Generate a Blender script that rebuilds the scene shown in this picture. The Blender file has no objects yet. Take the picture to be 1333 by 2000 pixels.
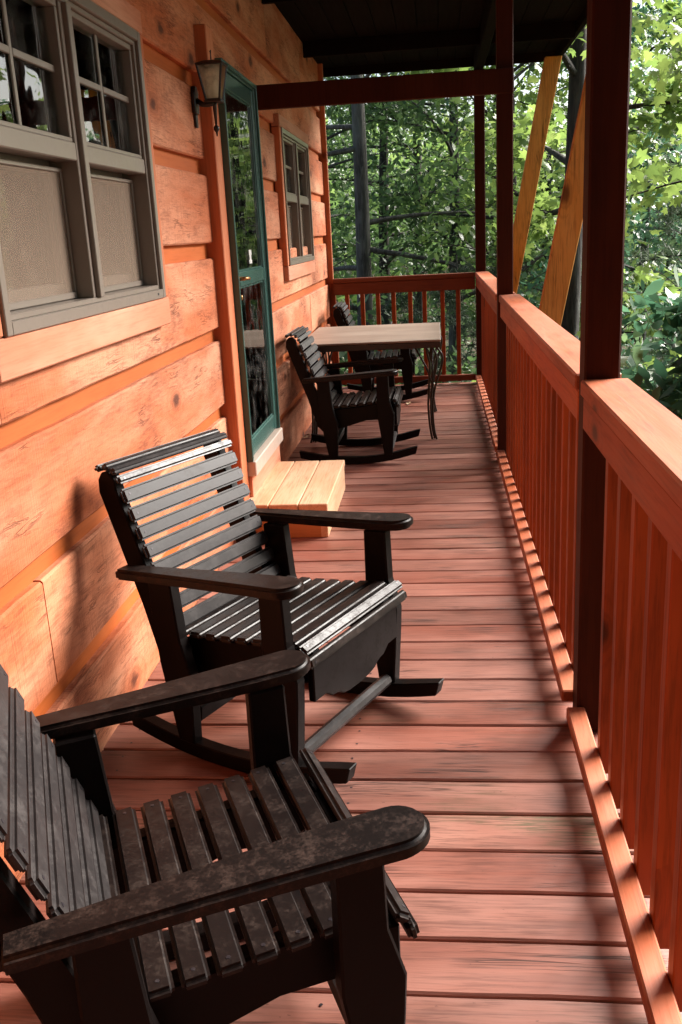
import bpy, bmesh, math, random
import numpy as np
from mathutils import Matrix, Vector
R = math.radians
random.seed(7)
rng = np.random.default_rng(11)
sc = bpy.context.scene
col = sc.collection

# ------------------------------------------------------------------ camera
YAW, PITCH, ROLL, FPX, CAMZ = -0.110595, -0.286165, -0.052731, 1841.8, 1.38
fw = Vector((math.sin(YAW)*math.cos(PITCH), math.cos(YAW)*math.cos(PITCH), math.sin(PITCH)))
rt0 = Vector((math.cos(YAW), -math.sin(YAW), 0)); up0 = rt0.cross(fw)
rt = math.cos(ROLL)*rt0 + math.sin(ROLL)*up0
up = -math.sin(ROLL)*rt0 + math.cos(ROLL)*up0
cam_d = bpy.data.cameras.new('camera'); cam = bpy.data.objects.new('camera', cam_d); col.objects.link(cam)
m = Matrix((rt, up, -fw)).transposed().to_4x4(); m.translation = Vector((0, 0, CAMZ)); cam.matrix_world = m
cam_d.sensor_fit = 'VERTICAL'; cam_d.sensor_height = 24; cam_d.sensor_width = 16
cam_d.lens = FPX/2000*24; cam_d.clip_start = 0.05; cam_d.clip_end = 1500
sc.camera = cam
# ------------------------------------------------------------------ sky, sun, exposure
SUN_AZ, SUN_EL = 50, 34          # azimuth measured from +Y (along the porch) towards +X (open side)
world = bpy.data.worlds.new('World'); sc.world = world; world.use_nodes = True
wn = world.node_tree; bg = wn.nodes['Background']
sky = wn.nodes.new('ShaderNodeTexSky'); sky.sky_type = 'NISHITA'; sky.sun_disc = False
sky.sun_elevation = R(SUN_EL); sky.sun_rotation = R(SUN_AZ); sky.air_density = 1.0; sky.dust_density = 2.5; sky.ozone_density = 1.0
wn.links.new(sky.outputs[0], bg.inputs[0]); bg.inputs[1].default_value = 0.052
sl = bpy.data.lights.new('sun', 'SUN'); sun = bpy.data.objects.new('sun', sl); col.objects.link(sun)
sl.energy = 5.0; sl.angle = R(38); sl.color = (1.0, 0.95, 0.89)
sd = Vector((math.sin(R(SUN_AZ))*math.cos(R(SUN_EL)), math.cos(R(SUN_AZ))*math.cos(R(SUN_EL)), math.sin(R(SUN_EL))))
sun.rotation_euler = sd.to_track_quat('Z', 'Y').to_euler(); sun.location = sd*40
vs = sc.view_settings; vs.view_transform = 'Standard'; vs.look = 'None'; vs.gamma = 1; vs.use_curve_mapping = False
vs.exposure = 2.1
sc.cycles.max_bounces = 8; sc.cycles.diffuse_bounces = 5; sc.cycles.glossy_bounces = 4
sc.cycles.transparent_max_bounces = 12; sc.cycles.use_denoising = True
sc.cycles.sample_clamp_indirect = 6

# ------------------------------------------------------------------ node helpers
class NT:
    def __init__(s, name):
        s.m = bpy.data.materials.new(name); s.m.use_nodes = True; s.t = s.m.node_tree
        s.b = s.t.nodes['Principled BSDF']; s.out = s.t.nodes['Material Output']
    def n(s, typ, **kw):
        x = s.t.nodes.new(typ)
        for k, v in kw.items(): setattr(x, k, v)
        return x
    def l(s, a, b): s.t.links.new(a, b)
    def val(s, sock, v):
        if isinstance(v, bpy.types.NodeSocket): s.l(v, sock)
        else: sock.default_value = v
    def math(s, op, a, b=0.0, clamp=False):
        x = s.n('ShaderNodeMath', operation=op, use_clamp=clamp); s.val(x.inputs[0], a); s.val(x.inputs[1], b); return x.outputs[0]
    def mix(s, f, a, b, mode='MIX'):
        x = s.n('ShaderNodeMix', data_type='RGBA', blend_type=mode)
        s.val(x.inputs[0], f)
        for i, c in ((6, a), (7, b)):
            if isinstance(c, tuple): c = (*c, 1) if len(c) == 3 else c
            s.val(x.inputs[i], c)
        return x.outputs[2]
    def ramp(s, f, lo, hi):
        x = s.n('ShaderNodeMapRange', interpolation_type='SMOOTHSTEP'); s.l(f, x.inputs[0])
        x.inputs[1].default_value = lo; x.inputs[2].default_value = hi; return x.outputs[0]
    def coords(s, rand=True):
        tc = s.n('ShaderNodeTexCoord'); o = tc.outputs['Object']
        if rand:
            oi = s.n('ShaderNodeObjectInfo'); k = s.n('ShaderNodeVectorMath', operation='SCALE')
            k.inputs[0].default_value = (31.7, 17.3, 53.1); s.l(oi.outputs['Random'], k.inputs['Scale'])
            a = s.n('ShaderNodeVectorMath', operation='ADD'); s.l(o, a.inputs[0]); s.l(k.outputs[0], a.inputs[1]); o = a.outputs[0]
            s.rnd = oi.outputs['Random']
        return o
    def noise(s, c, scale, detail=3, rough=.55, dist=0.0, st=(1, 1, 1)):
        mp = s.n('ShaderNodeMapping'); mp.inputs['Scale'].default_value = st; s.l(c, mp.inputs[0])
        x = s.n('ShaderNodeTexNoise'); x.inputs['Scale'].default_value = scale; x.inputs['Detail'].default_value = detail
        x.inputs['Roughness'].default_value = rough; x.inputs['Distortion'].default_value = dist
        s.l(mp.outputs[0], x.inputs['Vector']); return x.outputs[0]
    def bump(s, h, strength=.3, dist=.004, nrm=None):
        x = s.n('ShaderNodeBump'); x.inputs['Strength'].default_value = strength; x.inputs['Distance'].default_value = dist
        s.l(h, x.inputs['Height'])
        if nrm is not None: s.l(nrm, x.inputs['Normal'])
        return x.outputs[0]

def ax(axis, along, across):
    v = [across]*3; v[axis] = along; return tuple(v)

def wood(name, base, light, dark, axis, rough=.6, knots=.5, saw=0.0, wear=.4, grain=.35, bump=.35, green=0.0, kscale=1.0, spec=.25, cracks=0.0, fine=120, ratio=20, vary=.14):
    """sawn timber: long grain, lighter worn areas, sparse knots, optional cross-cut saw marks"""
    t = NT(name); c = t.coords()
    big = t.noise(c, 1.0, 3, .55, .3, ax(axis, 1.1, 4.5))
    cloud = t.noise(c, 1.0, 4, .6, .2, ax(axis, 2.6, 5.0))
    gr = t.noise(c, 1.0, 5, .65, .25, ax(axis, fine/ratio, fine))
    gr2 = t.noise(c, 1.0, 3, .6, .8, ax(axis, 42/ratio, 42))
    # knots
    sx = t.n('ShaderNodeSeparateXYZ'); t.l(c, sx.inputs[0]); cb = t.n('ShaderNodeCombineXYZ')
    along = sx.outputs[axis]; across = {0: sx.outputs[1], 1: sx.outputs[2], 2: t.math('ADD', sx.outputs[0], sx.outputs[1])}[axis]
    t.l(t.math('MULTIPLY', along, 2.6*kscale), cb.inputs[0]); t.l(t.math('MULTIPLY', across, 4.6*kscale), cb.inputs[1])
    vo = t.n('ShaderNodeTexVoronoi', voronoi_dimensions='2D'); vo.inputs['Scale'].default_value = 1.0; t.l(cb.outputs[0], vo.inputs['Vector'])
    sep = t.n('ShaderNodeSeparateColor'); t.l(vo.outputs['Color'], sep.inputs[0])
    has = t.math('GREATER_THAN', sep.outputs[0], 1-knots*.55)
    wob = t.math('ADD', vo.outputs['Distance'], t.math('MULTIPLY', t.math('SUBTRACT', t.math('ADD', t.math('MULTIPLY', gr2, .5), t.math('MULTIPLY', cloud, .5)), .5), .34))
    core = t.math('MULTIPLY', t.math('SUBTRACT', 1.0, t.ramp(wob, .05, .15)), has)
    halo = t.math('MULTIPLY', t.math('SUBTRACT', 1.0, t.ramp(wob, .10, .42)), has)
    ring = t.math('MULTIPLY', t.math('SINE', t.math('MULTIPLY', wob, 55.0)), halo)
    colr = t.mix(t.ramp(big, .30, .72), base, light)
    colr = t.mix(t.math('MULTIPLY', t.math('MULTIPLY', t.ramp(cloud, .46, .70), t.math('ADD', .25, t.math('MULTIPLY', t.ramp(gr, .40, .56), .75))), wear), colr, dark)
    g = t.math('MULTIPLY', t.ramp(gr, .50, .64), grain)
    g2 = t.math('MULTIPLY', t.ramp(gr2, .53, .63), grain*.7)
    colr = t.mix(g, colr, dark); colr = t.mix(g2, colr, dark)
    colr = t.mix(t.math('MULTIPLY', halo, .45), colr, base)
    colr = t.mix(t.math('MULTIPLY', t.math('MAXIMUM', ring, 0.0), .35), colr, dark)
    colr = t.mix(t.math('MULTIPLY', core, .85), colr, tuple(x*.45 for x in dark))
    h = t.math('ADD', t.math('MULTIPLY', gr, .6), t.math('MULTIPLY', gr2, .5))
    if saw > 0:
        st = [10, 10, 10]; st[axis] = 170; st[2] = 6 if axis != 2 else st[2]
        sw = t.noise(c, 1.0, 3, .7, 0.3, tuple(st))
        patch = t.ramp(t.noise(c, 1.0, 2, .5, 0, ax(axis, 1.6, 2.8)), .42, .62)
        colr = t.mix(t.math('MULTIPLY', t.math('MULTIPLY', t.ramp(sw, .52, .70), patch), saw), colr, dark)
        h = t.math('ADD', h, t.math('MULTIPLY', sw, .9))
        nic = t.noise(c, 1.0, 2, .6, 0, (60, 45, 45))
        colr = t.mix(t.math('MULTIPLY', t.ramp(nic, .73, .80), .6), colr, tuple(x*.4 for x in dark))
    if cracks > 0:
        ck = t.noise(c, 1.0, 3, .6, .6, ax(axis, 42/ratio, 52)); ckm = t.ramp(t.noise(c, 1.0, 2, .5, 0, ax(axis, 3.5, 9)), .5, .68)
        line = t.math('MULTIPLY', t.math('SUBTRACT', 1.0, t.ramp(t.math('ABSOLUTE', t.math('SUBTRACT', ck, .55)), .008, .040)), ckm)
        colr = t.mix(t.math('MULTIPLY', line, cracks), colr, tuple(x*.35 for x in dark))
        sp = t.noise(c, 1.0, 2, .6, 0, ax(axis, 55, 95)); colr = t.mix(t.math('MULTIPLY', t.ramp(sp, .72, .77), .7*cracks), colr, tuple(x*.3 for x in dark))
        h = t.math('SUBTRACT', h, t.math('MULTIPLY', line, .8))
    if green > 0:
        ms = t.noise(c, 1.0, 4, .65, .3, ax(axis, 3.0, 9.0))
        ms2 = t.ramp(t.noise(c, 1.0, 2, .5, 0, ax(axis, 1.4, 1.8)), *((.58, .74) if green < .9 else (.40, .58)))
        colr = t.mix(t.math('MULTIPLY', t.math('MULTIPLY', t.math('MULTIPLY', t.ramp(ms, .40, .62), t.ramp(gr, .36, .60)), ms2), green), colr, (.070, .060, .026))
    hv = t.n('ShaderNodeHueSaturation'); t.l(colr, hv.inputs['Color'])
    t.l(t.math('ADD', 1-vary, t.math('MULTIPLY', t.rnd, 2*vary)), hv.inputs['Value'])
    t.l(hv.outputs[0], t.b.inputs['Base Color'])
    t.l(t.math('ADD', rough-.08, t.math('MULTIPLY', gr2, .2)), t.b.inputs['Roughness'])
    t.b.inputs['Specular IOR Level'].default_value = spec
    t.l(t.bump(h, bump, .003), t.b.inputs['Normal'])
    return t.m

def paint(name, base, worn, rough=.38, wear=.5, scale=1.0, bump=.15, metallic=0.0, spec=.5):
    t = NT(name); c = t.coords()
    a = t.noise(c, 14*scale, 5, .7); b = t.noise(c, 90*scale, 4, .7); d = t.noise(c, 260*scale, 2, .6)
    f = t.math('MULTIPLY', t.ramp(t.math('ADD', t.math('MULTIPLY', a, .6), t.math('MULTIPLY', b, .4)), .45, .68), wear)
    cc = t.mix(f, base, worn)
    cc = t.mix(t.math('MULTIPLY', t.ramp(d, .68, .78), wear*.8), cc, tuple(min(1, x*2.2) for x in worn))
    t.l(cc, t.b.inputs['Base Color'])
    t.l(t.math('ADD', rough-.06, t.math('MULTIPLY', f, .35)), t.b.inputs['Roughness'])
    t.b.inputs['Metallic'].default_value = metallic; t.b.inputs['Specular IOR Level'].default_value = spec
    t.l(t.bump(t.math('ADD', b, t.math('MULTIPLY', d, .4)), bump*.4, .0008), t.b.inputs['Normal'])
    return t.m

def glass(name, tint=(.9, .93, .9), ior=1.5, dirt=.04, dirtc=(.45, .43, .4), dr=(.45, .75), soft=False):
    t = NT(name); t.t.nodes.remove(t.b)
    tr = t.n('ShaderNodeBsdfTransparent'); tr.inputs[0].default_value = (*tint, 1)
    gl = t.n('ShaderNodeBsdfGlossy'); gl.inputs['Roughness'].default_value = .015
    fr = t.n('ShaderNodeFresnel'); fr.inputs[0].default_value = ior
    c = t.coords(False)
    bn = t.bump(t.noise(c, 4.5, 2), .12, .01); t.l(bn, gl.inputs['Normal']); 
    mx = t.n('ShaderNodeMixShader'); t.l(fr.outputs[0], mx.inputs[0]); t.l(tr.outputs[0], mx.inputs[1]); t.l(gl.outputs[0], mx.inputs[2])
    df = t.n('ShaderNodeBsdfTranslucent' if soft else 'ShaderNodeBsdfDiffuse'); df.inputs[0].default_value = (*dirtc, 1)
    m2 = t.n('ShaderNodeMixShader'); t.l(t.math('MULTIPLY', t.ramp(t.noise(c, 9, 4, .65), *dr), dirt*2), m2.inputs[0])
    t.l(mx.outputs[0], m2.inputs[1]); t.l(df.outputs[0], m2.inputs[2]); t.l(m2.outputs[0], t.out.inputs[0])
    return t.m

def screen_mat(name):
    t = NT(name); t.t.nodes.remove(t.b)
    tr = t.n('ShaderNodeBsdfTransparent'); df = t.n('ShaderNodeBsdfDiffuse')
    c = t.coords(False)
    df.inputs[0].default_value = (.34, .255, .195, 1)
    f = t.math('ADD', .33, 0.0)
    mx = t.n('ShaderNodeMixShader'); t.l(f, mx.inputs[0]); t.l(tr.outputs[0], mx.inputs[1]); t.l(df.outputs[0], mx.inputs[2])
    t.l(mx.outputs[0], t.out.inputs[0]); return t.m

def leaf_mat(name, c1, c2, c3, trans=.45, rough=.4, spec=.5):
    t = NT(name)
    g = t.n('ShaderNodeNewGeometry'); r = g.outputs['Random Per Island']
    cc = t.mix(t.ramp(r, 0.0, .6), c1, c2); cc = t.mix(t.ramp(r, .72, 1.0), cc, c3)
    tc = t.coords(False); cl = t.noise(tc, 1.1, 2)
    cc = t.mix(t.math('MULTIPLY', t.ramp(cl, .4, .7), .45), cc, c1)
    t.l(cc, t.b.inputs['Base Color']); t.b.inputs['Roughness'].default_value = rough; t.b.inputs['Specular IOR Level'].default_value = spec
    tl = t.n('ShaderNodeBsdfTranslucent')
    hv = t.n('ShaderNodeHueSaturation'); hv.inputs['Value'].default_value = 1.6; hv.inputs['Saturation'].default_value = .95; hv.inputs['Hue'].default_value = .485
    t.l(cc, hv.inputs['Color']); t.l(hv.outputs[0], tl.inputs[0])
    mx = t.n('ShaderNodeMixShader'); mx.inputs[0].default_value = trans
    t.l(t.b.outputs[0], mx.inputs[1]); t.l(tl.outputs[0], mx.inputs[2]); t.l(mx.outputs[0], t.out.inputs[0])
    return t.m

def bark_mat(name, a, b):
    t = NT(name); c = t.coords()
    n1 = t.noise(c, 1, 5, .7, .6, (22, 22, 3.5)); n2 = t.noise(c, 1, 3, .6, 0, (3, 3, 1.2))
    cc = t.mix(t.ramp(n1, .38, .66), a, b); cc = t.mix(t.math('MULTIPLY', t.ramp(n2, .5, .7), .5), cc, (.13, .14, .12))
    t.l(cc, t.b.inputs['Base Color']); t.b.inputs['Roughness'].default_value = .9
    t.l(t.bump(n1, .9, .02), t.b.inputs['Normal']); return t.m

M = {}
LOGC = dict(base=(.47, .118, .038), light=(.65, .295, .170), dark=(.14, .028, .009))
M['log'] = wood('log_siding', axis=1, rough=.75, knots=.26, saw=.45, wear=.55, grain=.24, bump=.8, cracks=.5, kscale=.85, fine=150, ratio=9, **LOGC)
M['strip'] = wood('log_gap', (.42, .090, .014), (.48, .12, .024), (.20, .038, .008), 1, rough=.7, knots=0, wear=.15, grain=.15, bump=.2)
M['trimy'] = wood('trim_along', (.50, .17, .088), (.62, .30, .195), (.25, .075, .034), 1, rough=.65, knots=.3, wear=.2, grain=.18, bump=.25)
M['trimz'] = wood('trim_upright', (.44, .12, .045), (.54, .19, .09), (.20, .05, .02), 2, rough=.65, knots=.2, wear=.2, grain=.2, bump=.25)
M['deck'] = wood('deck_board', (.205, .062, .039), (.34, .158, .120), (.050, .013, .006), 0, rough=.42, knots=.05, wear=.5, grain=.30, bump=.45, green=.5, cracks=.8, fine=170, ratio=22, spec=.5, vary=.22)
M['deckmoss'] = wood('mossy_deck_board', (.19, .062, .040), (.32, .15, .11), (.050, .016, .008), 0, rough=.6, knots=.05, wear=.7, grain=.45, bump=.6, green=1.0, cracks=1.0, fine=150, ratio=16, spec=.3)
M['raily'] = wood('rail_along', (.33, .062, .012), (.41, .095, .022), (.10, .018, .004), 1, rough=.5, knots=.35, wear=.25, grain=.25, bump=.25)
M['cap'] = wood('weathered_cap', (.33, .072, .020), (.43, .145, .080), (.11, .022, .007), 1, rough=.5, knots=.4, wear=.3, grain=.25, bump=.25)
M['railx'] = wood('rail_across', (.15, .032, .012), (.20, .05, .022), (.07, .014, .006), 0, rough=.5, knots=.3, wear=.25, grain=.25, bump=.25)
M['railz'] = wood('rail_upright', (.26, .048, .010), (.33, .072, .016), (.08, .014, .003), 2, rough=.5, knots=.2, wear=.3, grain=.3, bump=.25)
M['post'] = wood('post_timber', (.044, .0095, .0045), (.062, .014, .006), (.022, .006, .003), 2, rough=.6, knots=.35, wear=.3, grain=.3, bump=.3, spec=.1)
M['pinez'] = wood('bare_pine_upright', (.66, .28, .05), (.74, .38, .10), (.24, .075, .016), 2, rough=.7, knots=.3, wear=.25, grain=.35, bump=.35, kscale=.8, cracks=.7)
M['piney'] = wood('bare_pine_along', (.62, .34, .19), (.74, .47, .30), (.34, .13, .05), 1, rough=.65, knots=.3, wear=.12, grain=.25, bump=.3, cracks=.3)
M['pinex'] = wood('bare_pine_across', (.50, .20, .07), (.58, .27, .11), (.28, .09, .03), 0, rough=.65, knots=.5, wear=.12, grain=.25, bump=.3)
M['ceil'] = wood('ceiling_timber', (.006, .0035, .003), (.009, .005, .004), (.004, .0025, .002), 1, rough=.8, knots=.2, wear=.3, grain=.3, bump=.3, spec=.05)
M['chair'] = paint('dark_chair_paint', (.0040, .0026, .0024), (.010, .006, .005), rough=.5, wear=.5, spec=.10)
M['slat'] = paint('dark_slat_paint', (.009, .006, .0055), (.040, .025, .019), rough=.43, wear=.75, bump=.25, spec=.22, scale=1.6)
M['arm'] = paint('worn_arm_paint', (.006, .004, .0036), (.040, .022, .016), rough=.45, wear=.8, bump=.3, spec=.16, scale=2.0)
M['slatb'] = paint('dark_back_slat_paint', (.018, .015, .015), (.045, .037, .035), rough=.46, wear=.6, bump=.3, spec=.28)
M['bare'] = paint('bare_slat_end', (.11, .085, .07), (.17, .13, .11), rough=.7, wear=.5)
M['frame'] = paint('taupe_window_vinyl', (.20, .165, .138), (.15, .122, .102), rough=.34, wear=.25, scale=.4, bump=.05)
M['green'] = paint('green_door_aluminium', (.040, .105, .092), (.07, .13, .115), rough=.30, wear=.08, scale=.15, bump=.05)
M['sill'] = paint('door_sill_aluminium', (.52, .40, .33), (.40, .30, .24), rough=.45, wear=.4, bump=.1)
M['iron'] = paint('black_lantern_iron', (.010, .008, .008), (.03, .022, .02), rough=.42, wear=.4)
M['rod'] = paint('bronze_table_iron', (.022, .014, .010), (.06, .035, .022), rough=.38, wear=.5)
M['brass'] = paint('worn_brass', (.42, .20, .08), (.22, .10, .04), rough=.35, wear=.5, metallic=.8)
M['steel'] = paint('screw_steel', (.03, .025, .03), (.08, .07, .07), rough=.4, wear=.5, metallic=.4)
M['tabletop'] = wood('table_slab', (.25, .18, .14), (.34, .265, .215), (.13, .085, .06), 0, rough=.42, knots=0, wear=.35, grain=.3, bump=.2)
M['glass'] = glass('window_glass', ior=2.7)
M['dglass'] = glass('door_glass', ior=2.6, dirt=.06)
M['lglass'] = glass('lantern_glass', tint=(.93, .88, .78), ior=1.45, dirt=.45, dirtc=(.80, .74, .62), dr=(.2, .5), soft=True)
M['screen'] = screen_mat('insect_screen')
M['curtain'] = paint('curtain_cloth', (.80, .76, .70), (.70, .65, .60), rough=.9, wear=.3, bump=.05)
M['room'] = paint('room_plaster', (.10, .085, .07), (.08, .06, .05), rough=.9, wear=.3)
M['white'] = paint('white_print', (.80, .80, .78), (.70, .70, .68), rough=.5, wear=.1)
M['bulb'] = paint('candle_sleeve', (.62, .45, .22), (.5, .33, .14), rough=.5, wear=.3)
M['rubber'] = paint('dark_felt', (.012, .010, .010), (.03, .025, .02), rough=.8, wear=.4)
M['dryleaf'] = paint('dry_leaf', (.42, .30, .18), (.25, .15, .08), rough=.8, wear=.6)

# ------------------------------------------------------------------ mesh helpers
def link(name, me, mat, parent=None):
    o = bpy.data.objects.new(name, me); col.objects.link(o)
    if mat is not None and len(me.materials) == 0: me.materials.append(mat)
    if parent is not None: o.parent = parent
    return o
def inst(name, src, parent, loc, rot=(0, 0, 0), scale=None):
    o = bpy.data.objects.new(name, src); col.objects.link(o); o.parent = parent; o.location = loc; o.rotation_euler = rot
    if scale: o.scale = scale
    return o
def empty(name, loc=(0, 0, 0), rz=0.0, label=None, cat=None, group=None, kind=None, parent=None):
    o = bpy.data.objects.new(name, None); col.objects.link(o); o.location = loc; o.rotation_euler = (0, 0, rz); o.empty_display_size = .1
    if label: o['label'] = label
    if cat: o['category'] = cat
    if group: o['group'] = group
    if kind: o['kind'] = kind
    if parent: o.parent = parent
    return o
def tag(o, label=None, cat=None, group=None, kind=None):
    if label: o['label'] = label
    if cat: o['category'] = cat
    if group: o['group'] = group
    if kind: o['kind'] = kind
    return o
def mesh(name, v, f, mat=None, smooth=False):
    me = bpy.data.meshes.new(name); me.from_pydata([tuple(x) for x in v], [], f); me.update()
    bm = bmesh.new(); bm.from_mesh(me); bmesh.ops.recalc_face_normals(bm, faces=bm.faces); bm.to_mesh(me); bm.free()
    if smooth: me.polygons.foreach_set('use_smooth', [True]*len(me.polygons))
    if mat: me.materials.append(mat)
    return me
class MB:
    def __init__(s): s.v = []; s.f = []
    def raw(s, v, f):
        b = len(s.v); s.v += [tuple(x) for x in v]; s.f += [tuple(b+i for i in q) for q in f]; return s
    def box(s, x0, x1, y0, y1, z0, z1, ch=.003, seg=1):
        bm = bmesh.new(); bmesh.ops.create_cube(bm, size=1)
        for q in bm.verts: q.co = Vector(((x0+x1)/2+q.co.x*(x1-x0), (y0+y1)/2+q.co.y*(y1-y0), (z0+z1)/2+q.co.z*(z1-z0)))
        if ch > 0: bmesh.ops.bevel(bm, geom=bm.edges[:], offset=min(ch, .45*min(x1-x0, y1-y0, z1-z0)), segments=seg, affect='EDGES')
        bm.verts.index_update(); s.raw([q.co[:] for q in bm.verts], [[q.index for q in f.verts] for f in bm.faces]); bm.free(); return s
    def prism(s, poly, axis, a, b, ch=.003, seg=1):
        """polygon in the two other axes (order x,y,z minus axis) extruded along axis from a to b"""
        def P(u, v, w):
            return (w, u, v) if axis == 0 else (u, w, v) if axis == 1 else (u, v, w)
        bm = bmesh.new(); vs_ = [bm.verts.new(P(u, v, a)) for u, v in poly]; f = bm.faces.new(vs_)
        r = bmesh.ops.extrude_face_region(bm, geom=[f])
        off = Vector(P(0, 0, b-a))
        for q in r['geom']:
            if isinstance(q, bmesh.types.BMVert): q.co += off
        bmesh.ops.recalc_face_normals(bm, faces=bm.faces)
        if ch > 0:
            es = [e for e in bm.edges if len(e.link_faces) == 2 and e.calc_face_angle(0) > .6]
            bmesh.ops.bevel(bm, geom=es, offset=ch, segments=seg, affect='EDGES', clamp_overlap=True)
        bm.verts.index_update(); s.raw([q.co[:] for q in bm.verts], [[q.index for q in f.verts] for f in bm.faces]); bm.free(); return s
    def tube(s, pts, rads, n=8, cap=True):
        pts = [Vector(p) for p in pts]; b = len(s.v); k = len(pts)
        if not hasattr(rads, '__len__'): rads = [rads]*k
        t0 = (pts[1]-pts[0]).normalized(); nrm = t0.orthogonal().normalized()
        for i, p in enumerate(pts):
            t = (pts[min(i+1, k-1)]-pts[max(i-1, 0)]).normalized()
            nrm = (nrm - t*nrm.dot(t)).normalized(); bi = t.cross(nrm)
            for j in range(n):
                a = 2*math.pi*j/n; s.v.append(tuple(p+(nrm*math.cos(a)+bi*math.sin(a))*rads[i]))
        for i in range(k-1):
            for j in range(n): s.f.append((b+i*n+j, b+i*n+(j+1) % n, b+(i+1)*n+(j+1) % n, b+(i+1)*n+j))
        if cap: s.f.append(tuple(b+j for j in range(n))[::-1]); s.f.append(tuple(b+(k-1)*n+j for j in range(n)))
        return s
    def build(s, name, mat, parent=None, smooth=False):
        return link(name, mesh(name, s.v, s.f, mat, smooth), mat, parent)
    def me(s, name, mat, smooth=False): return mesh(name, s.v, s.f, mat, smooth)

def board_y(name, mat, parent, x0, x1, y0, y1, z0, z1, wob=.0016, ch=.006):
    """a sawn board lying along Y with slightly uneven edges; origin at its middle"""
    L = y1-y0; n = max(2, int(L/.14)); cx, cy, cz = (x0+x1)/2, (y0+y1)/2, (z0+z1)/2
    hx, hz = (x1-x0)/2, (z1-z0)/2
    sec = [(-hx, -hz), (hx-ch, -hz), (hx, -hz+ch), (hx, hz-ch), (hx-ch, hz), (-hx, hz)]
    v = []; f = []; k = len(sec)
    for i in range(n+1):
        y = -L/2+L*i/n; a, b, c = (random.uniform(-wob, wob) for _ in range(3))
        for (x, z) in sec:
            v.append((x+(a*.5 if x > 0 else 0), y, z+(b if z > 0 else c)))
    for i in range(n):
        for j in range(k): f.append((i*k+j, i*k+(j+1) % k, (i+1)*k+(j+1) % k, (i+1)*k+j))
    f.append(tuple(range(k))); f.append(tuple(n*k+j for j in range(k)))
    o = link(name, mesh(name, v, f, mat), mat, parent); o.location = (cx, cy, cz); return o

XW = -.981      # face of the logs
# ================================================================== GROUND
def gh(x, y):
    d = np.hypot(x, y)
    hill = np.clip((y-16)/50, 0, 1)**1.2*6.0*np.clip(1.35-(np.maximum(x, 0)/np.maximum(y, 1))*1.9, 0, 1)
    return -2.2+hill+.25*np.sin(x*.31+1)*np.cos(y*.27)+.12*np.sin(x*.9)*np.sin(y*.8+2) - np.clip((x-6)/40, 0, 1)*2
gx = np.concatenate([np.linspace(-600, -40, 15), np.linspace(-36, 60, 90), np.linspace(70, 600, 14)])
gy = np.concatenate([np.linspace(-600, -30, 13), np.linspace(-26, 90, 110), np.linspace(100, 700, 14)])
GX, GY = np.meshgrid(gx, gy, indexing='ij'); GZ = gh(GX, GY)
vv = np.stack([GX, GY, GZ], -1).reshape(-1, 3); nx_, ny_ = GX.shape
ff = [(i*ny_+j, (i+1)*ny_+j, (i+1)*ny_+j+1, i*ny_+j+1) for i in range(nx_-1) for j in range(ny_-1)]
t = NT('forest_floor'); c = t.coords(False)
a = t.noise(c, 1.3, 5, .65); b = t.noise(c, 14, 5, .7)
cc = t.mix(t.ramp(a, .4, .62), (.075, .048, .028), (.035, .055, .016)); cc = t.mix(t.ramp(b, .45, .7), cc, (.13, .085, .05))
t.l(cc, t.b.inputs['Base Color']); t.b.inputs['Roughness'].default_value = .95; t.l(t.bump(b, .8, .05), t.b.inputs['Normal'])
tag(link('ground', mesh('ground', vv, ff, t.m, True), t.m), kind='structure')

# ================================================================== DECK
deck = empty('deck', kind='structure')
PITCHY, Y0 = .1445, 1.450
k0, k1 = -45, 51
pm = []
for q in range(6):
    L = 1.46; n = 10; w = (PITCHY-.0075)/2; v = []; f = []
    sec = [(-w, -.036), (w, -.036), (w, -.004), (w-.004, 0), (-w+.004, 0), (-w, -.004)]
    for i in range(n+1):
        x = -L/2+L*i/n; e1, e2 = random.uniform(-.0012, .0012), random.uniform(-.0012, .0012); dz = random.uniform(-.0008, .0008)
        for (y, z) in sec: v.append((x, y+(e1 if y > 0 else e2), z+dz))
    kk = 6
    for i in range(n):
        for j in range(kk): f.append((i*kk+j, i*kk+(j+1) % kk, (i+1)*kk+(j+1) % kk, (i+1)*kk+j))
    f.append(tuple(range(kk))); f.append(tuple(n*kk+j for j in range(kk)))
    nf_ = len(f)
    for xj in (-.65, 0.0, .63):
        for yj in (-.035, .035):
            b = len(v); xo, yo = xj+random.uniform(-.006, .006), yj+random.uniform(-.004, .004)
            v += [(xo+.0038*math.cos(k*math.pi/3), yo+.0038*math.sin(k*math.pi/3), .0012) for k in range(6)]; f.append(tuple(range(b, b+6)))
    me_ = mesh('deck_plank', v, f, M['deck']); me_.materials.append(M['steel'])
    for pf in me_.polygons[nf_:]: pf.material_index = 1
    pm.append(me_)
moss_me = pm[0].copy(); moss_me.materials.clear(); moss_me.materials.append(M['deckmoss']); moss_me.materials.append(M['steel'])
for k in range(k0, k1):
    yc = Y0+PITCHY*(k+.5)
    o = inst('plank', moss_me if k == 3 else pm[random.randrange(6)], deck, (-.25+random.uniform(-.004, .004), yc, random.uniform(-.0015, .0015)), (0, random.uniform(-.0012, .0012), random.choice((0, math.pi))))
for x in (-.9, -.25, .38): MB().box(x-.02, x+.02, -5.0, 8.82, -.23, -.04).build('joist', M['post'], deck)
MB().box(.484, .522, -5.0, 8.86, -.24, -.006).build('rim_joist', M['raily'], deck)
MB().box(-.98, .50, 8.83, 8.868, -.24, -.006).build('end_joist', M['railx'], deck)

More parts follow.
